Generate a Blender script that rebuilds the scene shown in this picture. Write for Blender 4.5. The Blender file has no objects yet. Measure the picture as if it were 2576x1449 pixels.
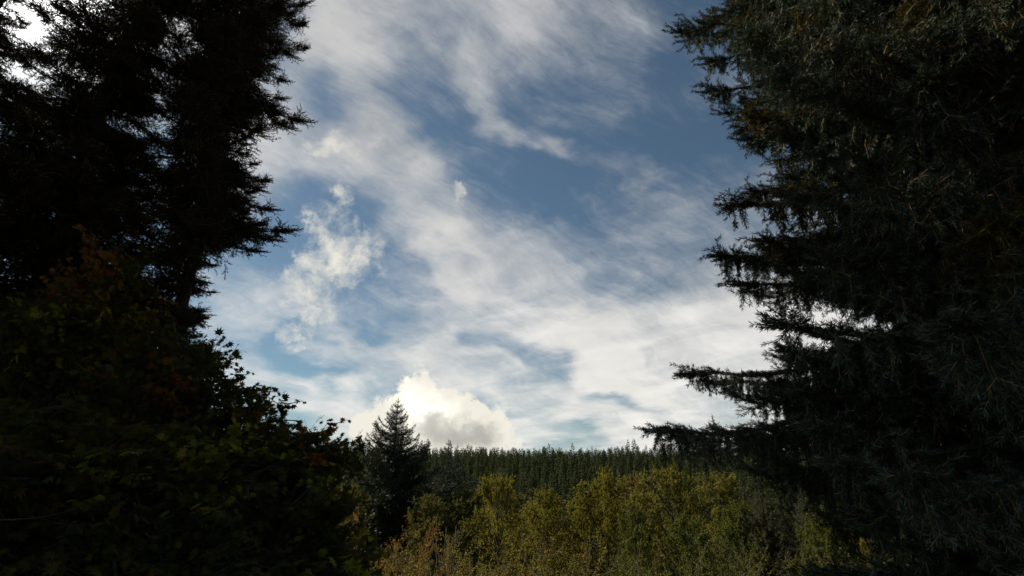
import bpy, math, random
import numpy as np
from mathutils import Vector, Matrix

rad = math.radians
scene = bpy.context.scene
col = scene.collection

# ------------------------------------------------------------------ camera
PITCH = rad(21.0)
FPX = 1333.0                      # focal length in units of the 2576 px wide picture
CAM = np.array([0.0, 0.0, 5.0])
RIGHT = np.array([1.0, 0, 0])
FWD = np.array([0, math.cos(PITCH), math.sin(PITCH)])
UPV = np.array([0, -math.sin(PITCH), math.cos(PITCH)])
cam = bpy.data.cameras.new('camera')
cam.sensor_width = 36.0
cam.lens = 36.0 * FPX / 2576.0
cam.clip_start = 0.05
cam.clip_end = 5000
camo = bpy.data.objects.new('camera', cam)
camo.location = CAM
camo.rotation_euler = (math.pi / 2 + PITCH, 0, 0)
col.objects.link(camo)
scene.camera = camo

def ray(px, py):
    return FWD + (px - 1288) / FPX * RIGHT + (724.5 - py) / FPX * UPV

def at(px, py, R):
    """world point seen at (px, py) at horizontal range R"""
    d = ray(px, py)
    return CAM + d * (R / math.hypot(d[0], d[1]))

def project(p):
    v = np.asarray(p, float) - CAM
    f = v @ FWD
    return 1288 + FPX * (v @ RIGHT) / f, 724.5 - FPX * (v @ UPV) / f

# ------------------------------------------------------------------ view, sun, sky
scene.view_settings.view_transform = 'Standard'
scene.view_settings.look = 'None'
scene.view_settings.gamma = 1
EXPO = 0.26
scene.view_settings.exposure = EXPO
scene.view_settings.use_curve_mapping = False
scene.cycles.max_bounces = 4
scene.cycles.diffuse_bounces = 2
scene.cycles.transmission_bounces = 3
scene.cycles.glossy_bounces = 1
scene.cycles.use_adaptive_sampling = True
scene.cycles.adaptive_threshold = 0.02

SUN_AZ, SUN_EL = rad(-59.0), rad(41.0)        # azimuth from +Y towards +X
SUN = np.array([math.sin(SUN_AZ) * math.cos(SUN_EL), math.cos(SUN_AZ) * math.cos(SUN_EL), math.sin(SUN_EL)])
sl = bpy.data.lights.new('sun', 'SUN')
sl.energy = 5.0
sl.angle = rad(0.6)
sl.color = (1.0, 0.93, 0.80)
so = bpy.data.objects.new('sun', sl)
so.rotation_euler = Vector(SUN).to_track_quat('Z', 'Y').to_euler()
col.objects.link(so)

world = bpy.data.worlds.new('World')
scene.world = world
world.use_nodes = True
NT = world.node_tree
NT.nodes.clear()

class NodeKit:
    def __init__(s, nt): s.nt = nt
    def n(s, t): return s.nt.nodes.new(t)
    def put(s, sock, v):
        if v is None: return
        if hasattr(v, 'is_output'): s.nt.links.new(v, sock)
        else: sock.default_value = v
    def m(s, op, a, b=None, c=None, clamp=False):
        n = s.n('ShaderNodeMath'); n.operation = op; n.use_clamp = clamp
        s.put(n.inputs[0], a); s.put(n.inputs[1], b); s.put(n.inputs[2], c)
        return n.outputs[0]
    def v(s, op, a, b=None, scale=None):
        n = s.n('ShaderNodeVectorMath'); n.operation = op
        s.put(n.inputs[0], a); s.put(n.inputs[1], b)
        if scale is not None: s.put(n.inputs['Scale'], scale)
        return n.outputs['Value'] if op in ('DOT_PRODUCT', 'LENGTH', 'DISTANCE') else n.outputs[0]
    def xyz(s, x, y, z=0.0):
        n = s.n('ShaderNodeCombineXYZ'); s.put(n.inputs[0], x); s.put(n.inputs[1], y); s.put(n.inputs[2], z)
        return n.outputs[0]
    def sep(s, v):
        n = s.n('ShaderNodeSeparateXYZ'); s.put(n.inputs[0], v); return n.outputs
    def noise(s, vec, scale, detail=6, rough=0.5, dist=0.0, out='Fac', w=None):
        n = s.n('ShaderNodeTexNoise')
        if w is not None: n.noise_dimensions = '4D'; n.inputs['W'].default_value = w
        s.put(n.inputs['Vector'], vec); n.inputs['Scale'].default_value = scale
        n.inputs['Detail'].default_value = detail; n.inputs['Roughness'].default_value = rough
        n.inputs['Distortion'].default_value = dist
        return n.outputs[out]
    def sm(s, x, lo, hi, a=0.0, b=1.0):
        n = s.n('ShaderNodeMapRange'); n.interpolation_type = 'SMOOTHSTEP'
        s.put(n.inputs[0], x)
        for i, q in enumerate((lo, hi, a, b)): s.put(n.inputs[i + 1], q)
        return n.outputs[0]
    def mix(s, f, a, b, t='RGBA', blend='MIX'):
        n = s.n('ShaderNodeMix'); n.data_type = t; n.blend_type = blend
        ins = {'RGBA': (6, 7, 2), 'FLOAT': (2, 3, 0)}[t]
        s.put(n.inputs[0], f); s.put(n.inputs[ins[0]], a); s.put(n.inputs[ins[1]], b)
        return n.outputs[ins[2]]

K = NodeKit(NT)
d = K.v('NORMALIZE', K.n('ShaderNodeTexCoord').outputs['Generated'])
dx, dy, dz = K.sep(d)
# stereographic chart of the sky round the southern heading (fixed in the world)
CH = 0.5
den = K.m('ADD', K.v('DOT_PRODUCT', d, tuple(FWD)), 1.0)
den = K.m('MAXIMUM', den, 0.02)
P0 = K.xyz(K.m('DIVIDE', K.v('DOT_PRODUCT', d, tuple(RIGHT)), den), K.m('DIVIDE', K.v('DOT_PRODUCT', d, tuple(UPV)), den))

def chart(px, py):
    q = ray(px, py); q = q / np.linalg.norm(q)
    return np.array([q @ RIGHT, q @ UPV]) / (1 + q @ FWD)
UNIT = 0.5 / FPX                   # one picture pixel in chart units (near the middle)

def stroke(P, a, b, w, s, soft=0.0):
    a, b = chart(*a), chart(*b)
    ba = b - a
    pa = K.v('SUBTRACT', P, (a[0], a[1], 0))
    L2 = float(ba @ ba)
    if L2 > 1e-9:
        h = K.m('MULTIPLY', K.v('DOT_PRODUCT', pa, (ba[0], ba[1], 0)), 1 / L2, clamp=True)
        pa = K.v('SUBTRACT', pa, K.v('SCALE', (ba[0], ba[1], 0), scale=h))
    return K.sm(K.v('LENGTH', pa), soft * w * UNIT, w * UNIT, s, 0.0)

def total(P, L, soft=0.0):
    acc = None
    for a, b, w, s in L:
        if acc is not None:       # keeps the strokes in sequence, which spares shader memory
            n = K.n('ShaderNodeVectorMath'); n.operation = 'MULTIPLY_ADD'
            K.put(n.inputs[0], acc); n.inputs[1].default_value = (1e-9, 1e-9, 0); K.put(n.inputs[2], P)
            Q = n.outputs[0]
        else:
            Q = P
        t = stroke(Q, a, b, w, s, soft)
        acc = t if acc is None else K.m('ADD', acc, t)
    return acc

# clouds lie on a level sheet high above: its plane coordinates give the perspective
zz = K.m('ADD', K.m('MAXIMUM', dz, 0.0), 0.16)
PL = K.xyz(K.m('DIVIDE', dx, zz), K.m('DIVIDE', dy, zz))
wv = K.v('SUBTRACT', K.noise(PL, 1.6, 5, 0.55, out='Color'), (0.5, 0.5, 0.5))
wv2 = K.v('SUBTRACT', K.noise(P0, 9.0, 4, 0.6, out='Color'), (0.5, 0.5, 0.5))
PW = K.v('ADD', P0, K.v('ADD', K.v('SCALE', wv, scale=0.13), K.v('SCALE', wv2, scale=0.07)))
PW = K.v('MULTIPLY', PW, (1, 1, 0))
PR = K.v('MULTIPLY', K.v('ADD', P0, K.v('ADD', K.v('SCALE', wv, scale=0.06), K.v('SCALE', wv2, scale=0.03))), (1, 1, 0))

def rotstretch(v, ang, sx, sy):
    n = K.n('ShaderNodeMapping'); n.vector_type = 'POINT'
    K.put(n.inputs['Vector'], v)
    r = K.n('ShaderNodeVectorRotate'); r.rotation_type = 'Z_AXIS'; r.inputs['Angle'].default_value = ang
    K.put(r.inputs['Vector'], v)
    K.put(n.inputs['Vector'], r.outputs[0]); n.inputs['Scale'].default_value = (sx, sy, 1)
    return n.outputs[0]

veil = [  # broad thin cirrus: (from, to, half width, strength)
    ((850, 60), (1520, 40), 240, .56), ((900, 20), (1300, 30), 150, .25), ((840, 130), (880, 330), 150, .42),
    ((600, 420), (950, 430), 200, .50), ((880, 340), (1080, 420), 150, .32), ((1070, 420), (1080, 620), 140, .42),
    ((1180, 180), (1300, 330), 80, .36), ((1240, 300), (1420, 380), 60, .40), ((1400, 370), (1620, 455), 46, .34), ((1400, 300), (1520, 260), 80, .16),
    ((1000, 620), (1350, 660), 190, .48), ((1180, 640), (1700, 600), 150, .26), ((1450, 540), (2000, 460), 120, .26),
    ((1100, 740), (1500, 820), 200, .40), ((1500, 830), (2000, 760), 220, .62), ((1500, 930), (2100, 960), 230, .50),
    ((820, 860), (1100, 830), 160, .45), ((880, 960), (1250, 920), 180, .50), ((1250, 840), (1700, 1000), 130, .34),
    ((560, 740), (850, 760), 150, .34), ((560, 900), (1000, 1060), 110, .45), ((560, 980), (850, 1080), 110, .40),
    ((1100, 990), (1650, 1070), 170, .50), ((1250, 1100), (2100, 1120), 130, .60), ((1650, 640), (1950, 700), 110, .18),
    ((690, 240), (820, 40), 200, .30), ((1600, 210), (2000, 140), 150, .16), ((560, 600), (640, 780), 140, .26),
    ((200, 0), (500, 300), 300, .5), ((2000, 800), (2600, 900), 400, .5),
]
holes = [  # clear blue rifts
    ((740, 850), (800, 915), 80, .62), ((980, 640), (1070, 675), 52, .50), ((800, 800), (920, 785), 50, .30),
    ((790, 200), (800, 300), 75, .35), ((740, 480), (880, 560), 100, .40), 
    ((880, 1090), (910, 1120), 60, .35), ((1350, 420), (1380, 560), 130, .22),
    ((1500, 120), (1800, 320), 150, .15),
]
sdot = K.v('DOT_PRODUCT', d, tuple(SUN))
rifts = [((1180, 850), (1420, 925), 46, .55), ((1480, 985), (1780, 1100), 42, .60), ((1330, 935), (1600, 1010), 30, .30), ((1180, 1010), (1500, 1110), 26, .28),
         ((760, 905), (1000, 985), 30, .22), ((1380, 800), (1640, 900), 26, .22)]
cov = K.m('SUBTRACT', K.m('SUBTRACT', total(PW, veil), total(PW, holes)), total(PR, rifts))
nA = K.noise(rotstretch(PL, rad(40), 1.0, 1.9), 2.2, 9, 0.56, 0.4)
PV = K.v('ADD', P0, K.v('MULTIPLY', K.v('ADD', K.v('SCALE', wv, scale=0.05), K.v('SCALE', wv2, scale=0.018)), (1, 1, 0)))
nB = K.noise(rotstretch(PV, rad(22), 1.0, 2.6), 7.0, 9, 0.62, 0.25)
nC = K.noise(rotstretch(PV, rad(26), 1.0, 2.8), 34.0, 9, 0.74, 0.1)
nD = K.noise(rotstretch(PR, rad(31), 1.0, 5.0), 12.0, 10, 0.68, 0.1)
front = K.sm(dy, -0.2, 0.35)                      # elsewhere the same broken veil goes on from noise alone
gen = K.m('MULTIPLY', K.sm(K.noise(PL, 0.9, 5, 0.5), 0.40, 0.66, 0.0, 0.75), K.m('SUBTRACT', 1.0, front))
cov = K.m('ADD', K.m('MULTIPLY', cov, front), gen)
cov = K.m('ADD', cov, K.m('MULTIPLY', K.m('SUBTRACT', nA, 0.5), 0.95))
cov = K.m('ADD', cov, K.m('MULTIPLY', K.m('SUBTRACT', nB, 0.5), 0.80))
cov = K.m('ADD', cov, K.m('MULTIPLY', K.m('SUBTRACT', nC, 0.5), 0.50))
cov = K.m('ADD', cov, K.m('MULTIPLY', K.m('SUBTRACT', nD, 0.5), 0.75))
cov = K.m('ADD', cov, K.sm(sdot, 0.93, 0.99, 0.0, 0.8))
cirrus = K.sm(cov, -0.06, 1.42)

# low cumulus, with ragged edges
wc = K.v('SUBTRACT', K.noise(P0, 16.0, 8, 0.62, out='Color'), (0.5, 0.5, 0.5))
PC = K.v('MULTIPLY', K.v('ADD', P0, K.v('SCALE', wc, scale=0.10)), (1, 1, 0))
cum = [
    ((1000, 1095), (1180, 1090), 118, 1.2), ((1070, 1010), (1110, 1040), 92, 1.0), ((1160, 1050), (1240, 1120), 80, .7),
    ((945, 1060), (1000, 1110), 75, .45),
    ((840, 640), (770, 720), 125, .36), ((870, 605), (940, 655), 95, .36), ((722, 720), (745, 810), 80, .34), ((800, 540), (770, 620), 46, .34),
    ((830, 760), (900, 700), 90, .20), ((722, 862), (735, 852), 30, .45), ((1136, 478), (1148, 500), 36, .36), ((850, 525), (885, 500), 32, .36),
    ((780, 350), (830, 370), 70, .28), ((880, 330), (915, 350), 60, .24),
]
big, cum = cum[:4], cum[4:]
cc = total(PC, cum, 0.15)
wb = K.v('SUBTRACT', K.noise(P0, 19.0, 8, 0.64, out='Color'), (0.5, 0.5, 0.5))
PB = K.v('MULTIPLY', K.v('ADD', P0, K.v('SCALE', wb, scale=0.105)), (1, 1, 0))
cb_ = total(PB, big, 0.25)
cn = K.noise(K.v('ADD', P0, K.v('SCALE', wc, scale=0.03)), 26.0, 8, 0.66)
cumd = K.sm(K.m('ADD', cc, K.m('MULTIPLY', K.m('MULTIPLY', K.m('SUBTRACT', cn, 0.5), 2.6), K.m('MULTIPLY', cc, 3.5, clamp=True))), 0.06, 1.2)
bigd = K.sm(K.m('ADD', cb_, K.m('MULTIPLY', K.m('MULTIPLY', K.m('SUBTRACT', cn, 0.5), 2.2), K.m('MULTIPLY', cb_, 3.0, clamp=True))), 0.14, 0.80)
cumd = K.m('MAXIMUM', cumd, bigd)

# how bright the sky-light filtered by cloud is: stronger towards the sun and the horizon
aur = K.sm(sdot, 0.945, 1.0)
aur = K.m('POWER', aur, 3.0)
low = K.sm(dz, 0.62, 0.05)
tone = K.m('ADD', K.m('MULTIPLY', K.m('SUBTRACT', nB, 0.5), 0.35), K.m('MULTIPLY', K.m('SUBTRACT', nA, 0.5), 0.3))
cb = K.m('ADD', K.m('ADD', tone, K.m('MULTIPLY_ADD', low, 0.31, 0.58)), K.m('MULTIPLY', aur, 3.5))
ccol = K.v('SCALE', K.mix(low, (1.0, 0.995, 0.98, 1), (1.0, 0.97, 0.91, 1)), scale=cb)
shade = K.sm(K.m('ADD', total(PC, [((1105, 1100), (1185, 1095), 105, 0.95)]), K.m('MULTIPLY', K.m('SUBTRACT', cn, 0.5), 1.3)), 0.15, 1.0)
cumc = K.mix(shade, (0.93, 0.89, 0.78, 1), (0.50, 0.485, 0.44, 1))
core = total(PC, [((1040, 1030), (1075, 1040), 100, 0.42)])
cumc = K.v('SCALE', cumc, scale=K.m('ADD', 0.95, K.m('ADD', core, K.m('MULTIPLY', aur, 2.0))))

sky = K.n('ShaderNodeTexSky')
sky.sky_type = 'NISHITA'
sky.sun_disc = False
sky.sun_elevation = SUN_EL
sky.sun_rotation = SUN_AZ
sky.altitude = 200
sky.air_density = 1.0
sky.dust_density = 0.25
sky.ozone_density = 1.0
SKY_STRENGTH = 0.05
hs = K.n('ShaderNodeHueSaturation')
hs.inputs['Saturation'].default_value = 0.95
K.put(hs.inputs['Color'], sky.outputs[0])
blue = K.v('MULTIPLY', hs.outputs[0], (0.95, 1.10, 1.06))
blue = K.mix(K.sm(dz, 0.16, 0.0, 0.0, 0.65), blue, tuple(c * 2 ** -EXPO / SKY_STRENGTH for c in (0.42, 0.52, 0.60)) + (1,))
over = K.mix(K.m('MULTIPLY', cirrus, 0.97), blue, K.v('SCALE', ccol, scale=2 ** -EXPO / SKY_STRENGTH))
over = K.mix(cumd, over, K.v('SCALE', cumc, scale=2 ** -EXPO / SKY_STRENGTH))
bg = K.n('ShaderNodeBackground')
K.put(bg.inputs['Color'], over)
bg.inputs['Strength'].default_value = SKY_STRENGTH
wo = K.n('ShaderNodeOutputWorld')
NT.links.new(bg.outputs[0], wo.inputs[0])

# ------------------------------------------------------------------ mesh building
rng = np.random.default_rng(7)

class MB:
    """collects triangles for one mesh"""
    def __init__(s): s.V = []; s.F = []; s.M = []; s.n = 0
    def add(s, v, f, m=0):
        v = np.asarray(v, np.float32).reshape(-1, 3); f = np.asarray(f, np.int32).reshape(-1, 3)
        s.V.append(v); s.F.append(f + s.n); s.M.append(np.full(len(f), m, np.int32)); s.n += len(v)
    def mesh(s, name, mats, smooth=False):
        V = np.concatenate(s.V); F = np.concatenate(s.F); Mi = np.concatenate(s.M)
        me = bpy.data.meshes.new(name)
        me.vertices.add(len(V)); me.vertices.foreach_set('co', V.ravel())
        me.loops.add(F.size); me.loops.foreach_set('vertex_index', F.ravel())
        me.polygons.add(len(F)); me.polygons.foreach_set('loop_start', np.arange(0, F.size, 3, dtype=np.int32))
        me.polygons.foreach_set('loop_total', np.full(len(F), 3, np.int32))
        me.polygons.foreach_set('material_index', Mi)
        if smooth: me.polygons.foreach_set('use_smooth', np.ones(len(F), bool))
        for m in mats: me.materials.append(m)
        me.update(); me.validate()
        return me

def norm(v):
    v = np.asarray(v, float)
    return v / np.maximum(np.linalg.norm(v, axis=-1, keepdims=True), 1e-9)

def frames(T):
    up = np.where(np.abs(T[..., 2:3]) > 0.92, np.array([1.0, 0, 0]), np.array([0, 0, 1.0]))
    N = norm(np.cross(up, T)); B = np.cross(T, N)
    return N, B

def tube(mb, P, R, sides=5, m=0, rough=0.0):
    P = np.asarray(P, float); R = np.asarray(R, float) * np.ones(len(P))
    T = norm(np.gradient(P, axis=0)); N, B = frames(T)
    a = np.linspace(0, 2 * np.pi, sides, endpoint=False)
    rr = R[:, None] * (1 + rough * rng.normal(size=(len(P), sides)))
    V = P[:, None] + rr[..., None] * (np.cos(a)[None, :, None] * N[:, None] + np.sin(a)[None, :, None] * B[:, None])
    n = len(P); i = np.arange(n - 1)[:, None] * sides; j = np.arange(sides)[None]; k = (j + 1) % sides
    q = np.stack([i + j, i + k, i + sides + k, i + j, i + sides + k, i + sides + j], -1).reshape(-1, 3)
    cap = [[(n - 1) * sides + q0, (n - 1) * sides + q0 + 1, (n - 1) * sides] for q0 in range(1, sides - 1)]
    mb.add(V.reshape(-1, 3), np.concatenate([q, np.array(cap)]), m)

def stems(mb, P0, P1, r0, r1, m=0):
    """many straight thin three-sided twigs at once"""
    P0 = np.asarray(P0, float); P1 = np.asarray(P1, float)
    if not len(P0): return
    T = norm(P1 - P0); N, B = frames(T)
    a = np.array([0, 2.094, 4.189])
    ring = np.cos(a)[None, :, None] * N[:, None] + np.sin(a)[None, :, None] * B[:, None]
    r0 = np.broadcast_to(np.asarray(r0, float), len(P0)); r1 = np.broadcast_to(np.asarray(r1, float), len(P0))
    V = np.concatenate([P0[:, None] + ring * r0[:, None, None], P1[:, None] + ring * r1[:, None, None]], 1)
    F = np.array([[0, 1, 4], [0, 4, 3], [1, 2, 5], [1, 5, 4], [2, 0, 3], [2, 3, 5]])
    mb.add(V.reshape(-1, 3), (np.arange(len(P0)) * 6)[:, None, None] + F[None], m)

def needles(mb, P0, P1, density, length, width, spread, m):
    """thin needles set all round the twigs P0-P1"""
    P0 = np.asarray(P0, float); P1 = np.asarray(P1, float)
    L = np.linalg.norm(P1 - P0, axis=1)
    cnt = np.maximum((L * density).astype(int), 2)
    idx = np.repeat(np.arange(len(P0)), cnt)
    t = rng.random(len(idx))
    base = P0[idx] + (P1 - P0)[idx] * t[:, None]
    T = norm(P1 - P0)[idx]; N, B = frames(T)
    ph = rng.random(len(idx)) * 2 * np.pi
    rad_ = np.cos(ph)[:, None] * N + np.sin(ph)[:, None] * B
    th = spread * (0.75 + 0.5 * rng.random(len(idx))) * (1 - 0.35 * t)
    D = np.cos(th)[:, None] * T + np.sin(th)[:, None] * rad_
    ln = length * (0.75 + 0.45 * rng.random(len(idx)))
    S = norm(np.cross(D, rng.normal(size=D.shape)))
    tip = base + D * ln[:, None]
    mid = base + D * (ln * .45)[:, None]
    V = np.stack([base, mid + S * width / 2, tip, mid - S * width / 2], 1)
    q = (np.arange(len(base)) * 4)[:, None]
    F = np.concatenate([q + [0, 1, 2], q + [0, 2, 3]])
    mb.add(V.reshape(-1, 3), F, m)

# ------------------------------------------------------------------ materials
def mat_leaf(name, cols, rough=0.55, trans=0.3, objvar=0.0, spec=0.3, tint=(1.25, 1.1, 0.55)):
    m = bpy.data.materials.new(name); m.use_nodes = True
    nt = m.node_tree; nt.nodes.clear(); k = NodeKit(nt)
    g = k.n('ShaderNodeNewGeometry')
    r = k.n('ShaderNodeValToRGB')
    r.color_ramp.interpolation = 'LINEAR'
    el = r.color_ramp.elements
    while len(el) > 1: el.remove(el[-1])
    for i, c in enumerate(cols):
        e = el[0] if i == 0 else el.new(i / (len(cols) - 1))
        e.position = i / (len(cols) - 1); e.color = (*c, 1)
    f = g.outputs['Random Per Island']
    if objvar:
        oi = k.n('ShaderNodeObjectInfo').outputs['Random']
        pn = k.noise(g.outputs['Position'], 0.8, 3, 0.5)
        f = k.m('ADD', k.m('MULTIPLY', f, 1 - objvar), k.m('MULTIPLY', k.m('ADD', k.m('MULTIPLY', oi, .35), k.m('MULTIPLY', k.sm(pn, .3, .7), .65)), objvar), clamp=True)
    k.put(r.inputs[0], f)
    bs = k.n('ShaderNodeBsdfPrincipled')
    k.put(bs.inputs['Base Color'], r.outputs[0]); bs.inputs['Roughness'].default_value = rough
    bs.inputs['Specular IOR Level'].default_value = spec
    out = k.n('ShaderNodeOutputMaterial')
    if trans:
        tr = k.n('ShaderNodeBsdfTranslucent')
        k.put(tr.inputs[0], k.v('MULTIPLY', r.outputs[0], tint))
        mx = k.n('ShaderNodeMixShader'); mx.inputs[0].default_value = trans
        nt.links.new(bs.outputs[0], mx.inputs[1]); nt.links.new(tr.outputs[0], mx.inputs[2])
        nt.links.new(mx.outputs[0], out.inputs[0])
    else:
        nt.links.new(bs.outputs[0], out.inputs[0])
    return m

def mat_bark(name, c0, c1, scale=8, bump=0.6, stretch=0.25):
    m = bpy.data.materials.new(name); m.use_nodes = True
    nt = m.node_tree; k = NodeKit(nt); bs = nt.nodes['Principled BSDF']
    tc = k.n('ShaderNodeTexCoord').outputs['Object']
    p = k.v('MULTIPLY', tc, (1, 1, stretch))
    n = k.noise(p, scale, 8, 0.65, 0.3)
    vo = k.n('ShaderNodeTexVoronoi'); vo.inputs['Scale'].default_value = scale * 2.2; k.put(vo.inputs['Vector'], p)
    f = k.m('MULTIPLY', k.sm(n, .3, .7), k.sm(vo.outputs['Distance'], 0.05, .5))
    k.put(bs.inputs['Base Color'], k.mix(f, (*c0, 1), (*c1, 1)))
    bs.inputs['Roughness'].default_value = 0.9
    bp = k.n('ShaderNodeBump'); bp.inputs['Strength'].default_value = bump; bp.inputs['Distance'].default_value = 0.03
    k.put(bp.inputs['Height'], f); k.put(bs.inputs['Normal'], bp.outputs[0])
    return m

BARK = mat_bark('spruce_bark', (0.035, 0.024, 0.018), (0.15, 0.095, 0.07))
BARK_DARK = mat_bark('dark_bark', (0.02, 0.016, 0.013), (0.07, 0.055, 0.045))
BARK_GREY = mat_bark('grey_bark', (0.05, 0.045, 0.04), (0.22, 0.2, 0.18), 10, .3, .6)
TWIG = mat_leaf('dead_twig', [(0.05, 0.026, 0.012), (0.17, 0.085, 0.028), (0.34, 0.18, 0.055)], .8, 0)
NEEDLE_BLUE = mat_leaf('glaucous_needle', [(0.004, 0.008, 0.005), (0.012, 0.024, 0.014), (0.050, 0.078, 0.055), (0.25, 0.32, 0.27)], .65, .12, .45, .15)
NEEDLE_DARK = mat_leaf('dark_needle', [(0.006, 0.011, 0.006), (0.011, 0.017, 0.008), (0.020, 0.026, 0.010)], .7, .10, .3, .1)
NEEDLE_MOSS = mat_leaf('mossy_needle', [(0.03, 0.035, 0.010), (0.10, 0.095, 0.020), (0.22, 0.155, 0.03)], .7, .25, .3, .2)

NEEDLE_OLD = mat_leaf('olive_brown_needle', [(0.010, 0.013, 0.005), (0.028, 0.032, 0.010), (0.09, 0.08, 0.022), (0.18, 0.13, 0.04)], .7, .2, .4, .1)
# ------------------------------------------------------------------ scene objects
def link(o): col.objects.link(o); return o
def thing(name, label, cat, loc, rz=0.0, group=None):
    o = link(bpy.data.objects.new(name, None)); o.empty_display_size = 0.3
    o.location = loc; o.rotation_euler = (0, 0, rz)
    o['label'] = label; o['category'] = cat
    if group: o['group'] = group
    return o
def part(name, me, parent, loc=(0, 0, 0), kind=None):
    o = link(bpy.data.objects.new(name, me)); o.parent = parent; o.location = loc
    if kind: o['kind'] = kind
    return o

# ------------------------------------------------------------------ boughs of the spruces
def make_bough(L, c, seed):
    """one bough of length L along +X, hanging twigs down -Z; c = settings"""
    global rng
    rng = np.random.default_rng(seed)
    mb = MB()
    n = 16
    t = np.linspace(0, 1, n)
    wob = np.cumsum(rng.normal(size=(n, 2)), 0) * L * 0.008
    P = np.stack([t * L, wob[:, 0], L * (c['rise'] * np.sin(t * np.pi) * 0.5 - c['sag'] * np.sin(t * np.pi) + c['tip'] * t ** 4) + wob[:, 1]], 1)
    P[:, 2] -= P[-1, 2] * t
    tube(mb, P, 0.018 * L ** .5 * c['thick'] * (1 - t) ** .7 + 0.0035, 5, 0, .08)
    def pt(u):
        u = np.clip(u, 0, 1) * (n - 1); i = np.minimum(u.astype(int), n - 2); f = (u - i)[..., None]
        return P[i] * (1 - f) + P[i + 1] * f, norm(P[i + 1] - P[i])
    S0, S1, W = [], [], []          # green shoots
    D0, D1 = [], []                 # dead bare twigs
    def shoot(p, dvec, l, depth, droop):
        k = 3 if l > .12 else 2
        q = p
        dv = norm(dvec)
        for s in range(k):
            q2 = q + dv * l / k
            S0.append(q); S1.append(q2)
            if depth and l > .07:
                for sgn in (-1, 1):
                    if rng.random() < c['fork']:
                        side = norm(np.cross(dv, [0, 0, 1]) + 1e-4) * sgn
                        b = norm(dv * .75 + side * (.55 + .3 * rng.random()) + np.array([0, 0, rng.normal() * .2]))
                        shoot(q2, b, l * (.30 + .25 * rng.random()), depth - 1, droop)
            q = q2
            dv = norm(dv + np.array([rng.normal() * .08, rng.normal() * .08, -droop]))
        return q
    # second order: side branches spreading out
    m2 = int(c['n2'] * L)
    us = np.sort(rng.random(m2) ** .85) * .96 + .03
    B, T = pt(us)
    for i, u in enumerate(us):
        if u < c['bare']:
            for rep in range(2):
                dd = norm(np.array([rng.normal() * .5, rng.normal() * .6, -1.0]))
                l = L * (.05 + .12 * rng.random()); q = B[i]
                for s in range(4):
                    q2 = q + dd * l / 4 * 1.8; D0.append(q); D1.append(q2); q = q2; dd = norm(dd + rng.normal(size=3) * .35)
            continue
        sgn = 1 if i % 2 else -1
        l2 = L * c['w2'] * (1 - u) ** c['taper'] * min(1, .45 + u / .4) * (.6 + .6 * rng.random()) + .05 * L ** .5
        ang = rad(62 - 30 * u + rng.normal() * 8)
        lat = norm(np.cross(T[i], [0, 0, 1])) * sgn
        dv = T[i] * math.cos(ang) + lat * math.sin(ang) + np.array([0, 0, .10 * rng.normal()])
        k = max(3, int(l2 / .10)); q = B[i]; dv = norm(dv)
        for s in range(k):
            f = (s + 1) / k
            q2 = q + dv * l2 / k
            (S0 if f > .3 or u > .5 else D0).append(q); (S1 if f > .3 or u > .5 else D1).append(q2)
            # hanging and forward shoots along it
            for w in range(c['n3']):
                pp = q + (q2 - q) * rng.random()
                if rng.random() < c['pend'] * (1.15 - c['pt'] * u):
                    dd = norm(np.array([rng.normal() * c['jit'], rng.normal() * c['jit'], -1.0]) + dv * .25)
                    ll = c['hang'] * (.35 + .9 * rng.random()) * (1 - .45 * u) * (1 - .4 * f)
                    if rng.random() < c['dead'] * (1.1 - u):
                        qq = pp
                        for z in range(4):
                            q3 = qq + dd * ll / 3; D0.append(qq); D1.append(q3); qq = q3; dd = norm(dd + rng.normal(size=3) * .3 - [0, 0, .1])
                    else:
                        shoot(pp, dd, ll, 1, .05)
                else:
                    s2 = norm(np.cross(dv, [0, 0, 1])) * (1 if w % 2 else -1)
                    shoot(pp, dv * .7 + s2 * .7 + np.array([0, 0, rng.normal() * .25 + c['lift']]), c['sl'] * (.07 + .12 * rng.random()), 1, .02)
            q = q2
            dv = norm(dv + np.array([0, 0, -c['d2'] * (1 - u)]) + rng.normal(size=3) * .05)
        shoot(q, dv, c['sl'] * (.08 + .05 * rng.random()), 1, -.02)
    # shoots straight on the main stem
    m3 = int(c['n1'] * L)
    us = .12 + .88 * np.sort(rng.random(m3))
    B, T = pt(us)
    for i, u in enumerate(us):
        s2 = norm(np.cross(T[i], [0, 0, 1])) * rng.choice([-1, 1])
        if rng.random() < c['pend'] * (1.1 - .6 * u):
            shoot(B[i], np.array([rng.normal() * c['jit'], rng.normal() * c['jit'], -1.0]) + T[i] * .3, c['hang'] * (.3 + .8 * rng.random()) * (1.05 - .75 * u), 1, .04)
        elif u > .3:
            shoot(B[i], T[i] * .8 + s2 * .6 + np.array([0, 0, .1 + c['lift'] + .25 * rng.random()]), c['sl'] * (.06 + .10 * rng.random()), 1, .0)
    shoot(P[-1], norm(P[-1] - P[-2]) + np.array([0, 0, c['lift'] * .4]), .14, 1, 0)
    for sgn in (-1, 1):
        shoot(P[-2], norm(P[-1] - P[-2]) + np.array([0, sgn * .6, .05]), .13, 1, 0)
    a = P[:-1][t[:-1] > .45]; b = P[1:][t[:-1] > .45]
    S0 = np.array(S0); S1 = np.array(S1)
    stems(mb, S0, S1, .0030, .0022, 1)
    needles(mb, S0, S1, c['dens'], c['nl'], c['nw'], rad(52), 2)
    needles(mb, a, b, c['dens'] * 1.3, c['nl'], c['nw'], rad(52), 2)
    if D0: stems(mb, np.array(D0), np.array(D1), c.get('dr', .0035), .0022, 1)
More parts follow.
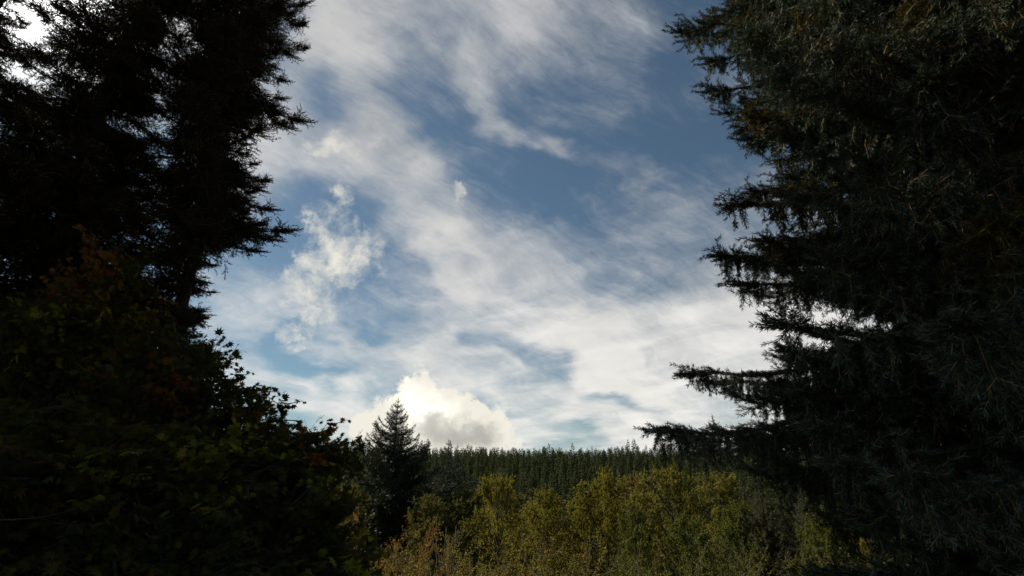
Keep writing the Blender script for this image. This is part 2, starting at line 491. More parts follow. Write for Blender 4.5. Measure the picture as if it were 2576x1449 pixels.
    # moss and lichen tufts hanging on the older wood
    if c.get('moss'):
        us = rng.random(int(c['moss'] * L)) * .75
        B, T = pt(us)
        dd = np.stack([rng.normal(size=len(us)) * .25, rng.normal(size=len(us)) * .25, -np.ones(len(us))], 1)
        needles(mb, B, B + dd * (.03 + .07 * rng.random(len(us)))[:, None], 500, .02, .004, rad(50), 3)
    return mb

def orient(o, p, q, L, up=(0, 0, 1)):
    """place bough o so that it runs from p to q (length L at scale one)"""
    p = Vector(p); q = Vector(q); x = (q - p); s = x.length / L; x.normalize()
    z = Vector(up) - x * x.dot(Vector(up)); z.normalize(); y = z.cross(x)
    m = Matrix((x, y, z)).transposed().to_4x4()
    o.matrix_local = Matrix.Translation(p) @ m @ Matrix.Scale(s, 4)

def inside(edge, py):
    """px limit of the crown outline at row py"""
    ys = [e[1] for e in edge]; xs = [e[0] for e in edge]
    return float(np.interp(py, ys, xs))

NEAR_C = dict(rise=.12, sag=.10, tip=.11, thick=1.1, fork=.22, n2=11, bare=.26, w2=.30, n3=2, pend=.70, hang=.40, dead=.30, dr=.0055,
              lift=.05, d2=.14, n1=26, dens=460, nl=.038, nw=.0046, moss=45, jit=.10, taper=.85, pt=.40, sl=1.0)
near_boughs = [(L, make_bough(L, NEAR_C, 100 + i)) for i, L in enumerate((2.6, 2.6, 2.2, 2.0, 1.6, 1.4))]
near_boughs = [(L, mb.mesh('near_bough', [BARK, TWIG, NEEDLE_BLUE, NEEDLE_MOSS])) for L, mb in near_boughs]
FAR_C = dict(rise=.10, sag=.08, tip=.10, thick=1.0, fork=.40, n2=14, bare=.05, w2=.33, n3=2, pend=.50, hang=.46, dead=.04,
             lift=.14, d2=.12, n1=18, dens=230, nl=.032, nw=.0075, jit=.14, taper=1.1, pt=.95, sl=1.7)
far_boughs = [(L, make_bough(L, FAR_C, 200 + i)) for i, L in enumerate((2.6, 2.2, 2.0, 1.8, 1.5))]
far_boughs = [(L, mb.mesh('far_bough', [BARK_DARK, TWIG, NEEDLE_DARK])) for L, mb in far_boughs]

def trunk_mesh(H, r0, r1, lean=(0, 0), sides=14, mats=None, seed=1, wob=.03):
    global rng
    rng = np.random.default_rng(seed)
    n = max(8, int(H / .5)); t = np.linspace(0, 1, n)
    w = np.cumsum(rng.normal(size=(n, 2)), 0) * wob; w -= w[0]
    P = np.stack([lean[0] * t * H + w[:, 0] * t, lean[1] * t * H + w[:, 1] * t, t * H], 1)
    mb = MB(); tube(mb, P, (r0 * (1 - t) + r1 * t) * (1 + .35 * np.exp(-t * H * 1.5)), sides, 0, .03)
    return mb.mesh('trunk', mats, True), P

def ground_z(x, y):
    x = np.asarray(x, float); y = np.asarray(y, float)
    r = np.hypot(x, y)
    z = -np.clip((y - 6) / 40, 0, 1) ** 1.2 * 9
    z = z - np.clip((r - 60) / 80, 0, 1) * 6
    s = np.clip((r - 130) / 290, 0, 1)
    z = z + (s * s * (3 - 2 * s)) * 29.0
    return z + .35 * np.sin(x * .21 + 1) * np.cos(y * .17) * np.clip(r / 30, .2, 1)

# ------------------------------------------------------------------ big structure: the ground
def build_ground():
    # fan of rings: fine near the camera, coarse towards the horizon
    r = np.concatenate([[0.0], np.geomspace(1.5, 3500, 90)]); a = np.linspace(0, 2 * np.pi, 145)[:-1]
    R_, A_ = np.meshgrid(r[1:], a, indexing='ij')
    x = R_ * np.sin(A_); y = R_ * np.cos(A_)
    V = np.concatenate([[[0, 0, float(ground_z(0, 0))]], np.stack([x, y, ground_z(x, y)], -1).reshape(-1, 3)])
    na = len(a); F = []
    i = np.arange(len(r) - 2)[:, None] * na + 1; j = np.arange(na)[None]; k = (j + 1) % na
    F = np.stack([i + j, i + k, i + na + k, i + j, i + na + k, i + na + j], -1).reshape(-1, 3)
    c = np.stack([np.zeros(na, int), 1 + (np.arange(na) + 1) % na, 1 + np.arange(na)], 1)
    mb = MB(); mb.add(V, np.concatenate([F, c]))
    m = bpy.data.materials.new('forest_floor'); m.use_nodes = True
    k_ = NodeKit(m.node_tree); bs = m.node_tree.nodes['Principled BSDF']
    pos = k_.n('ShaderNodeNewGeometry').outputs['Position']
    n1 = k_.noise(pos, .35, 8, .6); n2 = k_.noise(pos, 6, 8, .65)
    c1 = k_.mix(k_.sm(n1, .35, .65), (.030, .042, .014, 1), (.075, .068, .026, 1))
    k_.put(bs.inputs['Base Color'], k_.mix(k_.sm(n2, .4, .7, 0, .6), c1, (.06, .04, .022, 1)))
    bs.inputs['Roughness'].default_value = .95
    bp = k_.n('ShaderNodeBump'); bp.inputs['Strength'].default_value = .7; bp.inputs['Distance'].default_value = .12
    k_.put(bp.inputs['Height'], n2); k_.put(bs.inputs['Normal'], bp.outputs[0])
    o = link(bpy.data.objects.new('ground', mb.mesh('ground', [m], True))); o['kind'] = 'structure'
build_ground()

# ------------------------------------------------------------------ spruces near the house
def spruce(label, base_px, R, H, r0, boughs, zs, length, edge, side, tips, seed, step, per, azr=None, face=None, group=None, mats=None):
    """tree with its trunk through the picture point base_px at range R.
    zs: heights filled with boughs; length(z, az): reach; edge: outline the reach is kept within; tips: boughs set one by one"""
    global rng
    p = at(*base_px, R); x, y = p[0], p[1]; z0 = float(ground_z(x, y)) - .1
    t = thing('spruce_tree', label, 'spruce tree', (x, y, z0), 0, group)
    me, TP = trunk_mesh(H, r0, .05, (0, 0), 14, mats or [BARK], seed)
    part('trunk', me, t)
    rng = np.random.default_rng(seed + 5)
    org = np.array([x, y, z0]); n = 0
    def tr(z): return np.array([np.interp(z, TP[:, 2], TP[:, 0]), np.interp(z, TP[:, 2], TP[:, 1]), z])
    def put(a, q, big=None):
        nonlocal n
        l = np.linalg.norm(q - a)
        c = sorted(boughs, key=lambda b: abs(b[0] - l) + rng.random() * .7)[0]
        o = part('bough', c[1], t); orient(o, a, q, c[0]); n += 1
        if seed == 21 and rng.random() < (.22 if l < 1.9 else .08):
            o.material_slots[2].link = 'OBJECT'; o.material_slots[2].material = NEEDLE_OLD
    for (px, py, dR, rise) in tips:
        q = at(px + (24 if side < 0 else -10), py, R + dR) - org
        a = tr(min(max(q[2] + rise * (1.1 if side < 0 else -.3), .5), H - .3)); put(a, q)
    z = zs[0]; az = rng.random() * 6.28
    cnt_az = 0
    while z < zs[1] and n < 295:
        for j in range(per):
            az += 2.399963
            l = length(z + z0, az) * (.8 + .35 * rng.random())
            if l < .3: continue
            f = z / H
            el = rad(-16 + 20 * f + rng.normal() * 6)
            a = tr(min(z + rng.random() * step * (.35 if step > .38 else 1), H - .1))
            q = a + l * np.array([math.sin(az) * math.cos(el), math.cos(az) * math.cos(el), math.sin(el)])
            # keep the reach within the outline
            for it in range(8):
                w = q + org
                v = w - CAM
                if v @ FWD > .3:
                    px, py = project(w)
                    lim = inside(edge, py)
                    if (px - lim) * side > (-40 if side > 0 else -22): q = a + (q - a) * .82; l *= .82; continue
                if np.linalg.norm(v) < 2.6: q = a + (q - a) * .8; l *= .8; continue
                break
            if l < .35: continue
            w = q + org
            if azr and not azr(w, a + org): continue
            put(a, q)
        z += step
    print(label, n)
    return t

LEFT_EDGE = [(760, -400), (755, 0), (735, 60), (690, 75), (745, 120), (690, 150), (670, 190), (700, 215), (660, 245), (725, 300), (650, 330), (600, 350), (560, 380), (610, 400),
             (600, 430), (655, 465), (620, 490), (660, 540), (690, 590), (620, 620), (560, 640), (530, 680), (535, 740), (520, 800), (530, 850), (560, 900), (550, 1000), (500, 1400), (450, 2000)]
tipsA = [(775, 8, .0, .1), (772, 62, .4, .0), (776, 118, -.3, .1), (703, 168, .3, .1), (725, 200, .1, .15), (718, 245, -.2, .1), (768, 300, .2, .15), (640, 345, .3, -.1),
         (650, 410, -.4, .2), (683, 455, .1, .25), (688, 525, .3, .2), (728, 578, -.1, .2), (655, 630, .4, .05), (552, 668, .2, .1), (548, 735, .1, .1), (530, 800, .3, .1),
         (690, 95, -.5, .1), (700, 280, -.6, .1), (640, 480, -.6, .2), (660, 560, -.8, .1), (740, 30, -.8, 0), (742, 135, .8, .1), (730, 315, .8, .1), (690, 600, .8, .1), (660, 475, .8, .1), (690, 145, -.2, .0)]
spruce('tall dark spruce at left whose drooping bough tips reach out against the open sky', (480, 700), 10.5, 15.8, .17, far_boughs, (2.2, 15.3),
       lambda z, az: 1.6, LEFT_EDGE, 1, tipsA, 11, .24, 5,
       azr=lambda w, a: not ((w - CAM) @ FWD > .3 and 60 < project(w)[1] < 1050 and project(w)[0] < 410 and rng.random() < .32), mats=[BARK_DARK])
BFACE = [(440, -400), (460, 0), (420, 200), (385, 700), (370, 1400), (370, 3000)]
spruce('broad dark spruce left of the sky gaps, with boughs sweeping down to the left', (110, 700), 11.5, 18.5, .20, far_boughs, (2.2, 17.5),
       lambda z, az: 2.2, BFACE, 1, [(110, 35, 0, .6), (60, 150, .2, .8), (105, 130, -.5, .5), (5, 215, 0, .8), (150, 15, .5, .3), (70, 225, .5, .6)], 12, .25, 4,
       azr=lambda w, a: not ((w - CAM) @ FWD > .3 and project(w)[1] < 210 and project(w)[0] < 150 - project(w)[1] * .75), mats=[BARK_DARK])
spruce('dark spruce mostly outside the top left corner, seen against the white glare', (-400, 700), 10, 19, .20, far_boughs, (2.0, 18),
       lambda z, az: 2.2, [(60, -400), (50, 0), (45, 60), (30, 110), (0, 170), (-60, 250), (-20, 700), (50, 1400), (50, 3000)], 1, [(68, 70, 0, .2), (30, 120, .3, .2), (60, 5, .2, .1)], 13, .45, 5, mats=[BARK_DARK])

RIGHT_EDGE = [(1800, -400), (1850, 0), (1860, 90), (1830, 110), (1830, 180), (1850, 260), (1840, 300), (1890, 350), (1940, 380), (1950, 440), (1950, 480), (1960, 540), (1950, 600), (1960, 650),
              (1990, 700), (2000, 760), (2010, 800), (2020, 860), (2000, 900), (1900, 950), (1880, 1020), (1800, 1070), (1740, 1110), (1830, 1160), (1960, 1250), (2050, 1449), (2050, 3000)]
tipsR = [(1672, 85, 0, -.1), (1835, 2, .3, .0), (1832, 48, -.4, .1), (1785, 170, .3, .1), (1782, 248, -.2, .2), (1792, 290, .3, .1), (1865, 370, -.4, .1),
         (1862, 480, .4, .3), (1826, 515, -.2, .25), (1783, 640, .0, .35), (1862, 728, .1, .3), (1957, 815, -1.2, .1), (1965, 875, -1.0, .05), (1714, 938, .1, .4), (1641, 1085, .0, .5),
         (1700, 95, .6, -.1), (1850, 655, .7, .3), (1890, 745, .8, .2), (1790, 960, .7, .3), (1720, 1105, .6, .4), (1830, 1000, -.5, .3), (1900, 600, -.5, .3), (1870, 280, -.8, .2), (1930, 900, .3, .2), (1800, 1090, -.6, .4),
         (2080, 60, -1.3, .2), (2230, 70, -1.5, .1), (1990, 210, -1.0, .1), (2150, 450, -1.4, .2), (2200, 640, -1.5, .2), (2400, 600, -1.6, .2), (2100, 720, -1.2, .2), (2050, 1080, -1.4, .2), (2110, 1170, -1.5, .2)]
spruce('large near spruce at right with bluish drooping boughs and brown hanging twigs', (2485, 380), 5.3, 16, .17, near_boughs, (1.6, 12.8),
       lambda z, az: 2.3 if z < 9 else 2.0, RIGHT_EDGE, -1, tipsR, 21, .44, 10,
       azr=lambda w, a: not (np.linalg.norm(w - CAM) < np.linalg.norm(a - CAM) and (w - CAM) @ FWD > .3 and math.hypot(project(w)[0] - 2470, project(w)[1] - 400) < 130))
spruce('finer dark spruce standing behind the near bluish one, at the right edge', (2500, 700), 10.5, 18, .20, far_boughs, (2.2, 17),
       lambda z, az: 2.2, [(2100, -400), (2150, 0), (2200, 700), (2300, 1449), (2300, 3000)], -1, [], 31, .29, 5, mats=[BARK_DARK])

# ------------------------------------------------------------------ conifers in the middle distance
NEEDLE_FIR = mat_leaf('fir_needle', [(0.010, 0.017, 0.009), (0.022, 0.032, 0.014), (0.045, 0.050, 0.020)], .6, .12, .35, .25)
NEEDLE_OLIVE = mat_leaf('olive_needle', [(0.030, 0.036, 0.014), (0.062, 0.062, 0.024), (0.105, 0.09, 0.035)], .6, .2, .35, .25)
NEEDLE_GREY = mat_leaf('grey_green_needle', [(0.055, 0.062, 0.028), (0.10, 0.105, 0.046), (0.18, 0.17, 0.075)], .7, .42, .35, .25)

def far_bough(L, droop, seed, hang=.25, up=.1):
    """spray of a conifer seen from forty metres: side twigs with broad needle tufts"""
    global rng
    rng = np.random.default_rng(seed); mb = MB()
    n = 9; t = np.linspace(0, 1, n)
    P = np.stack([t * L, np.cumsum(rng.normal(size=n)) * .02 * L, L * (-droop * np.sin(t * 2.4) * .5 + up * t ** 3)], 1); P[:, 2] -= P[-1, 2] * t
    tube(mb, P, .03 * (1 - t) + .008, 4, 0)
    k = int(34 * L); u = np.sort(rng.random(k) ** .8) * .97 + .02
    f = u * (n - 1); i = np.minimum(f.astype(int), n - 2); B = P[i] + (P[i + 1] - P[i]) * (f - i)[:, None]
    sg = np.where(np.arange(k) % 2, 1, -1)
    l = L * .30 * (1 - u) ** .6 * (.5 + .7 * rng.random(k)) + .12
    ang = np.radians(60 - 28 * u)
    D = np.stack([np.cos(ang), sg * np.sin(ang), rng.normal(size=k) * .2 + .05], 1)
    dn = rng.random(k) < hang
    D[dn] = np.stack([rng.normal(size=dn.sum()) * .25 + .2, rng.normal(size=dn.sum()) * .3, -np.ones(dn.sum())], 1)
    E = B + norm(D) * l[:, None]
    needles(mb, B, E, 34, .11, .026, rad(42), 1)
    needles(mb, P[:-1], P[1:], 40, .10, .026, rad(50), 1)
    return mb

def conifer(name, label, p, H, rb, r0, boughs, seed, top=.1, base=.1, nb=150, el=(-14, 30), mat=None, group=None, shape=.85, whorl=.42, slope=.5):
    x, y = p; z0 = float(ground_z(x, y)) - .1
    global rng
    t = thing(name, label, 'conifer', (x, y, z0), 0, group)
    me, TP = trunk_mesh(H, r0, .02, (0, 0), 8, [BARK_DARK], seed, .01)
    part('trunk', me, t)
    rng = np.random.default_rng(seed)
    zs = base * H; az = 0
    # more boughs where the crown is wide
    us = np.linspace(0, 1, nb) ** .8
    for u in us:
        z = zs + (H - zs) * u; az += 2.399963 + rng.normal() * .2
        z = math.floor(z / whorl) * whorl + rng.random() * .12
        z = min(z, H - .12)
        v = (z - zs) / (H - zs)
        l = min(rb, slope * (H - z)) * (.55 + .60 * rng.random()) + .14
        e = rad(el[0] + (el[1] - el[0]) * v + rng.normal() * 5)
        a = np.array([0, 0, z]); q = a + l * np.array([math.sin(az) * math.cos(e), math.cos(az) * math.cos(e), math.sin(e)])
        c = boughs[rng.integers(len(boughs))]
        o = part('bough', c[1], t); orient(o, a, q, c[0])
        if mat:
            o.material_slots[1].link = 'OBJECT'; o.material_slots[1].material = mat
    # leader shoot
    mb = MB(); P0 = np.array([[0, 0, H - .9], [0, 0, H - .4]]); needles(mb, P0, P0 + [[0, 0, .5], [0, 0, .55]], 60, .10, .022, rad(40), 0)
    tube(mb, [[0, 0, H - 1], [0, 0, H + .15]], [.02, .008], 4, 0)
    part('leader', mb.mesh('leader', [mat or NEEDLE_FIR]), t)
    return t

def xy(px, R):
    p = at(px, 700, R); 
    return p[0], p[1]
def top_z(px, py, R): return at(px, py, R)[2]

firs = [(L, far_bough(L, .20, 300 + i, .28, .22).mesh('fir_bough', [BARK_DARK, NEEDLE_FIR])) for i, L in enumerate((2.8, 2.4, 2.0, 1.6))]
cedars = [(L, far_bough(L, .55, 320 + i, .65, .30).mesh('cedar_bough', [BARK_DARK, NEEDLE_OLIVE])) for i, L in enumerate((2.6, 2.2))]

def place_conifer(label, px, py, R, rb, boughs, seed, **k):
    # px is the column of the tip; the trunk stands straight below it
    p = at(px, py, R); x, y = p[0], p[1]; H = p[2] - float(ground_z(x, y)) + .1
    return conifer(k.pop('name', 'fir_tree'), label, (x, y), H, rb, .06 + H * .012, boughs, seed, **k)

place_conifer('tall dark fir with a pointed top standing alone against the white cumulus cloud', 1002, 1006, 42, 4.8, firs, 41, nb=295, base=.12, el=(-14, 40), slope=.60, mat=NEEDLE_FIR)
place_conifer('grey green fir left of the tall dark fir, its top hidden behind it', 938, 1135, 52, 4.0, firs, 42, nb=200, mat=NEEDLE_GREY, el=(-20, 20))
place_conifer('grey green fir at the right edge of the maple leaves, lower than its neighbour', 885, 1165, 46, 3.8, firs, 43, nb=200, mat=NEEDLE_GREY, el=(-20, 15))
place_conifer('slender fir rising just right of the tall dark fir, taller than the forest behind', 1128, 1106, 100, 5.2, firs, 44, nb=150, mat=NEEDLE_FIR, whorl=.8)
place_conifer('second fir right of the tall dark one, close beside the slender fir', 1152, 1118, 106, 5.0, firs, 45, nb=130, mat=NEEDLE_FIR, whorl=.8)
place_conifer('dim green fir behind the yellow green trees, below the middle of the ridge', 1262, 1165, 92, 5.5, firs, 46, nb=140, mat=NEEDLE_GREY, whorl=.8)
place_conifer('thin conifer top standing above the lower bough of the near spruce', 1791, 1044, 62, 2.4, firs, 47, nb=120, mat=NEEDLE_FIR, el=(-5, 30), shape=.7)
place_conifer('brown green conifer between the dark fir and the slender fir', 1085, 1165, 66, 4.2, firs, 48, nb=150, mat=NEEDLE_OLIVE, whorl=.6)
place_conifer('olive cedar with hanging sprays under the boughs of the near spruce', 1905, 1175, 30, 2.8, cedars, 51, name='cedar_tree', nb=220, el=(-18, 10), mat=NEEDLE_OLIVE, shape=.6)
place_conifer('lower olive cedar further right under the near spruce', 2010, 1215, 29, 2.6, cedars, 52, name='cedar_tree', nb=200, el=(-18, 10), mat=NEEDLE_OLIVE, shape=.6)

# ------------------------------------------------------------------ forest on the ridge
HILL = mat_leaf('ridge_needle', [(0.030, 0.044, 0.022), (0.050, 0.064, 0.030), (0.085, 0.092, 0.042)], .9, .3, .85, .03)
def ridge_tree_arrays(seed, H=24.0, rb=3.3):
    r = np.random.default_rng(seed); V, F = [], []; n = 0
    def tri(a, b, c):
        nonlocal n
        V.extend([a, b, c]); F.append([n, n + 1, n + 2]); n += 3
    # trunk
    for k in range(3):
        a0, a1 = k * 2.094, (k + 1) * 2.094
        b0 = np.array([.13 * math.cos(a0), .13 * math.sin(a0), 0]); b1 = np.array([.13 * math.cos(a1), .13 * math.sin(a1), 0])
        tri(b0, b1, np.array([0, 0, H * .99]))
    z = H * .10; az = r.random() * 6
    while z < H - .4:
        v = (z / H - .1) / .9
        L = rb * (1 - v) ** .66 * (.62 + .55 * r.random()) + .30
        az += 2.4 + r.normal() * .3
        e = -.25 + .55 * v + r.normal() * .12
        d = np.array([math.sin(az) * math.cos(e), math.cos(az) * math.cos(e), math.sin(e)]); s = np.array([math.cos(az), -math.sin(az), 0])
        o = np.array([0, 0, z + r.normal() * .1]); w = .26 * L + .15
        m = o + d * L * .5
        tri(o, m + s * w - [0, 0, .15 * L], o + d * L)
        tri(o, o + d * L, m - s * w - [0, 0, .15 * L])
        tri(m + d * L * .15, m + d * L * .05 + s * .35 * r.normal() - [0, 0, .35 * L + .2], m + d * L * .42)
        tri(m - d * L * .25, m - d * L * .2 + s * .3 * r.normal() - [0, 0, .3 * L + .2], m + d * L * .05)
        z += (.16 + .16 * r.random()) * (1.35 - .7 * v)
    return np.array(V), np.array(F)
RT = [ridge_tree_arrays(500 + i, 22, (4.2, 4.8, 3.8, 4.5, 3.5, 5.0)[i]) for i in range(6)]
RM = []
for V, F in RT:
    mb = MB(); mb.add(V, F); RM.append(mb.mesh('ridge_fir', [HILL]))
rng = np.random.default_rng(77)
spots = []
for k in range(60000):
    az = rng.uniform(-50, 52); r = math.sqrt(rng.uniform(135 ** 2, 470 ** 2))
    a = rad(az); x, y = r * math.sin(a), r * math.cos(a)
    spots.append((x, y, r))
    if len(spots) > 11000: break
spots = np.array(spots)
# thin out to a natural spacing
keep = []; grid = {}
for x, y, r in spots:
    g = (int(x // 3.9), int(y // 3.9))
    if any((g[0] + i, g[1] + j) in grid and math.hypot(grid[(g[0] + i, g[1] + j)][0] - x, grid[(g[0] + i, g[1] + j)][1] - y) < 3.8 for i in (-1, 0, 1) for j in (-1, 0, 1)): continue
    grid[g] = (x, y); keep.append((x, y, r))
keep = np.array(keep)
mbs = MB(); ind = 0
Hs = rng.uniform(.74, 1.10, len(keep)) * np.where(rng.random(len(keep)) < .05, 1.22, 1)
pxs = np.array([project((x, y, 20))[0] for x, y, r in keep])
vis = (pxs > 840) & (pxs < 1760)
# the single trees: the top rows against the sky and the nearest ones in the open middle
score = np.where(vis, np.where(keep[:, 2] > 385, 2.0, 0) + 200 / keep[:, 2], 0)
order = np.argsort(-score); single = set(order[:290].tolist())
for i, (x, y, r) in enumerate(keep):
    z = float(ground_z(x, y)) - .3; s = Hs[i] * (.92 if r > 300 else .85)
    v = int(rng.integers(6)); rot = rng.random() * 6.28; w = s * rng.uniform(.85, 1.15)
    if i in single:
        o = link(bpy.data.objects.new('ridge_fir', RM[v])); o.location = (x, y, z); o.rotation_euler = (rng.normal() * .02, rng.normal() * .02, rot); o.scale = (w, w, s)
        top = r > 385
        o['label'] = 'dark fir of the ridge line, one small pointed top against the sky' if top else 'dark green fir on the slope below the ridge, among many like it'
        o['category'] = 'conifer'; o['group'] = 'firs along the top of the ridge' if top else 'firs on the slope of the ridge'
    else:
        V, F = RT[v]; c_, s_ = math.cos(rot), math.sin(rot)
        M_ = np.array([[c_ * w, -s_ * w, 0], [s_ * w, c_ * w, 0], [0, 0, s]])
        mbs.add(V @ M_.T + [x, y, z], F)
o = link(bpy.data.objects.new('ridge_forest', mbs.mesh('ridge_forest', [HILL])))
o['kind'] = 'stuff'; o['label'] = 'dense dark fir forest covering the ridge'; o['category'] = 'forest'

# ------------------------------------------------------------------ broadleaf trees
def leafmat(name, cols, **k): return mat_leaf(name, cols, .6, .48, .35, .10, **k)
L_YELLOW = leafmat('yellow_green_leaf', [(0.09, 0.095, 0.015), (0.16, 0.152, 0.021), (0.225, 0.20, 0.032), (0.36, 0.33, 0.10)])
L_GREEN = leafmat('green_leaf', [(0.045, 0.065, 0.013), (0.08, 0.10, 0.019), (0.13, 0.14, 0.028), (0.28, 0.28, 0.11)])
L_LIGHT = leafmat('light_green_leaf', [(0.075, 0.09, 0.017), (0.135, 0.14, 0.025), (0.20, 0.185, 0.036), (0.34, 0.31, 0.10)])
L_GREY = leafmat('dull_green_leaf', [(0.06, 0.07, 0.018), (0.11, 0.11, 0.028), (0.17, 0.155, 0.045)])
L_ORANGE = leafmat('orange_leaf', [(0.17, 0.10, 0.03), (0.28, 0.17, 0.05), (0.38, 0.26, 0.09)])
L_BROWN = leafmat('brown_yellow_leaf', [(0.075, 0.07, 0.02), (0.13, 0.11, 0.03), (0.20, 0.16, 0.05), (0.26, 0.20, 0.07)])
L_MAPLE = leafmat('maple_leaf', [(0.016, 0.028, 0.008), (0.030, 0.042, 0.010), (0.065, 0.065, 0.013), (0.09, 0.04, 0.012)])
L_RED = leafmat('red_maple_leaf', [(0.08, 0.03, 0.008), (0.16, 0.055, 0.012), (0.26, 0.12, 0.02), (0.05, 0.06, 0.012)])
L_LIME = leafmat('lime_maple_leaf', [(0.08, 0.12, 0.014), (0.16, 0.18, 0.02), (0.26, 0.20, 0.03)])
L_DARKG = leafmat('dark_shrub_leaf', [(0.012, 0.022, 0.008), (0.02, 0.032, 0.010), (0.035, 0.045, 0.014)])

def leaves(mb, B, D, size, m, aspect=.6, drop=.5):
    """pointed leaf blades (folded along the midrib) at B growing along D"""
    n = len(B); D = norm(D + np.array([0, 0, -drop]) * rng.random((n, 1)))
    up = norm(np.array([0, 0, 1.0]) + rng.normal(size=(n, 3)) * .55)
    S = norm(np.cross(D, up)); U = np.cross(S, D)
    s = size * (.7 + .6 * rng.random(n))[:, None]
    p0 = B; tip = B + D * s - U * s * .12; mid = B + D * s * .45
    a = mid + S * s * aspect * .5 + U * s * .08; b = mid - S * s * aspect * .5 + U * s * .08
    V = np.stack([p0, a, tip, b], 1); q = (np.arange(n) * 4)[:, None]
    mb.add(V.reshape(-1, 3), np.concatenate([q + [0, 1, 2], q + [0, 2, 3]]), m)

def alder_arrays(seed, H, rb, leaf, nleaf, form='alder'):
    """trunk mesh, limb meshes and leaf crown of a slender broadleaf tree"""
    global rng
    rng = np.random.default_rng(seed)
    n = 14; t = np.linspace(0, 1, n)
    w = np.cumsum(rng.normal(size=(n, 2)), 0) * H * .006
    TP = np.stack([w[:, 0], w[:, 1], t * H], 1)
    tm = MB(); tube(tm, TP, H * .011 * (1 - t) + .012, 7, 0, .04)
    lm = MB(); T0, T1 = [], []
    nl = int(H * 5.0); az = 0
    for i in range(nl):
        v = .22 + .78 * (i / nl) ** .9
        az += 2.4 + rng.normal() * .4
        prof = math.sin(min(1, (1 - v) / .50) * math.pi / 2) ** .75 * (.55 + .45 * min(1, v / .4))
        l = rb * prof * (.65 + .5 * rng.random()) + .25
        z = v * H; o = np.array([np.interp(z, TP[:, 2], TP[:, 0]), np.interp(z, TP[:, 2], TP[:, 1]), z * .985])
        e = rad(22 + 28 * v + rng.normal() * 9)
        d = np.array([math.sin(az) * math.cos(e), math.cos(az) * math.cos(e), math.sin(e)])
        k = 6; P = [o]; dd = d.copy()
        for s in range(k): P.append(P[-1] + dd * l / k); dd = norm(dd + rng.normal(size=3) * .13 + [0, 0, .03 if form == 'alder' else -.1])
        P = np.array(P); tube(lm, P, (.006 + .011 * l) * np.linspace(1, .25, k + 1), 4, 0)
        for q in range(int(l * 12) + 4):
            u = .15 + .85 * rng.random() ** .55; f = u * k; j = min(int(f), k - 1); b = P[j] + (P[j + 1] - P[j]) * (f - j)
            td = norm(P[j + 1] - P[j] + rng.normal(size=3) * .75 + [0, 0, -.05]); tl = .30 + .42 * rng.random()
            T0.append(b); T1.append(b + td * tl)
        T0.append(P[-1]); T1.append(P[-1] + dd * .35)
    T0, T1 = np.array(T0), np.array(T1)
    stems(lm, T0, T1, .006, .003, 0)
    cm = MB(); pw = .22 + np.clip(T0[:, 2] / H, 0, 1) ** 1.5; pw *= rng.uniform(.15, 1.5, len(pw)) ** 1.2; idx = rng.choice(len(T0), size=nleaf, p=pw / pw.sum()); u = rng.random(nleaf)[:, None]
    B = T0[idx] + (T1 - T0)[idx] * (.15 + .85 * u); D = norm((T1 - T0)[idx] + rng.normal(size=(nleaf, 3)) * .07 * 9)
    leaves(cm, B, D, leaf, 0)
    return tm.mesh('trunk', [BARK_DARK], True), lm.mesh('limbs', [BARK_DARK]), cm.mesh('crown', [L_YELLOW]), H, rb

ALD = [alder_arrays(600, 12, 3.3, .095, 32000), alder_arrays(601, 12, 3.0, .095, 28000), alder_arrays(602, 12, 3.7, .095, 36000), alder_arrays(603, 12, 3.2, .095, 30000)]
def alder(label, px, py, R, wid, v, rot, mat, group='yellow green trees in the middle distance', name='alder_tree'):
    p = at(px, py + 14, R); x, y = p[0], p[1]; z0 = float(ground_z(x, y)) - .1; H = p[2] - z0
    t = thing(name, label, 'tree', (x, y, z0), rot, group)
    tm, lm, cm, H0, rb = ALD[v]; s = H / H0; w = wid * s * .98
    for nm, me in (('trunk', tm), ('limbs', lm), ('crown', cm)):
        o = part(nm, me, t); o.scale = (w, w, s)
        if nm == 'crown': o.material_slots[0].link = 'OBJECT'; o.material_slots[0].material = mat
    return t

alder('yellow green tree with a pointed top, the tallest left of the middle', 1268, 1196, 34, .72, 0, .3, L_YELLOW)
alder('yellow tree with a narrow top, right of the pointed yellow green one', 1372, 1224, 35, .78, 1, 1.7, L_YELLOW)
alder('yellow tree of medium height between the narrow one and the broad golden one', 1452, 1236, 37, .8, 3, 2.9, L_YELLOW)
alder('broad golden yellow tree whose dark trunk shows in the middle of the group', 1518, 1190, 36, .85, 2, 4.2, L_YELLOW)
alder('brownish bare topped tree behind the golden one', 1600, 1192, 48, .9, 1, 5.1, L_BROWN)
alder('green leafy tree with pale glinting leaves, in front of the light green ones', 1605, 1262, 27, .70, 3, .9, L_GREEN)
alder('light green tree high up left of the hanging spruce twigs', 1690, 1178, 38, .9, 2, 2.2, L_LIGHT)
alder('yellow green tree seen between the hanging twigs of the near spruce', 1782, 1190, 36, .85, 0, 3.3, L_LIGHT)
alder('dull green round tree left of the pointed yellow green one', 1172, 1232, 38, 1.1, 2, 5.6, L_GREY)
alder('low olive tree at the foot of the dark fir', 1098, 1244, 36, 1.0, 3, 1.2, L_GREY)
alder('mixed green tree low under the spruce boughs at right', 1850, 1262, 30, .9, 3, 4.9, L_GREEN)
alder('yellow green tree lit between the dark spruce boughs at lower right', 2150, 1195, 30, .9, 2, .2, L_YELLOW)
alder('green tree low between the spruce boughs at lower right', 2052, 1290, 27, .9, 0, 2.4, L_GREEN)
alder('olive tree filling the gap between pointed and narrow yellow trees', 1322, 1262, 42, .9, 3, 3.9, L_YELLOW)
alder('shaded olive tree behind the green leafy one', 1555, 1250, 44, .9, 0, 1.1, L_LIGHT)
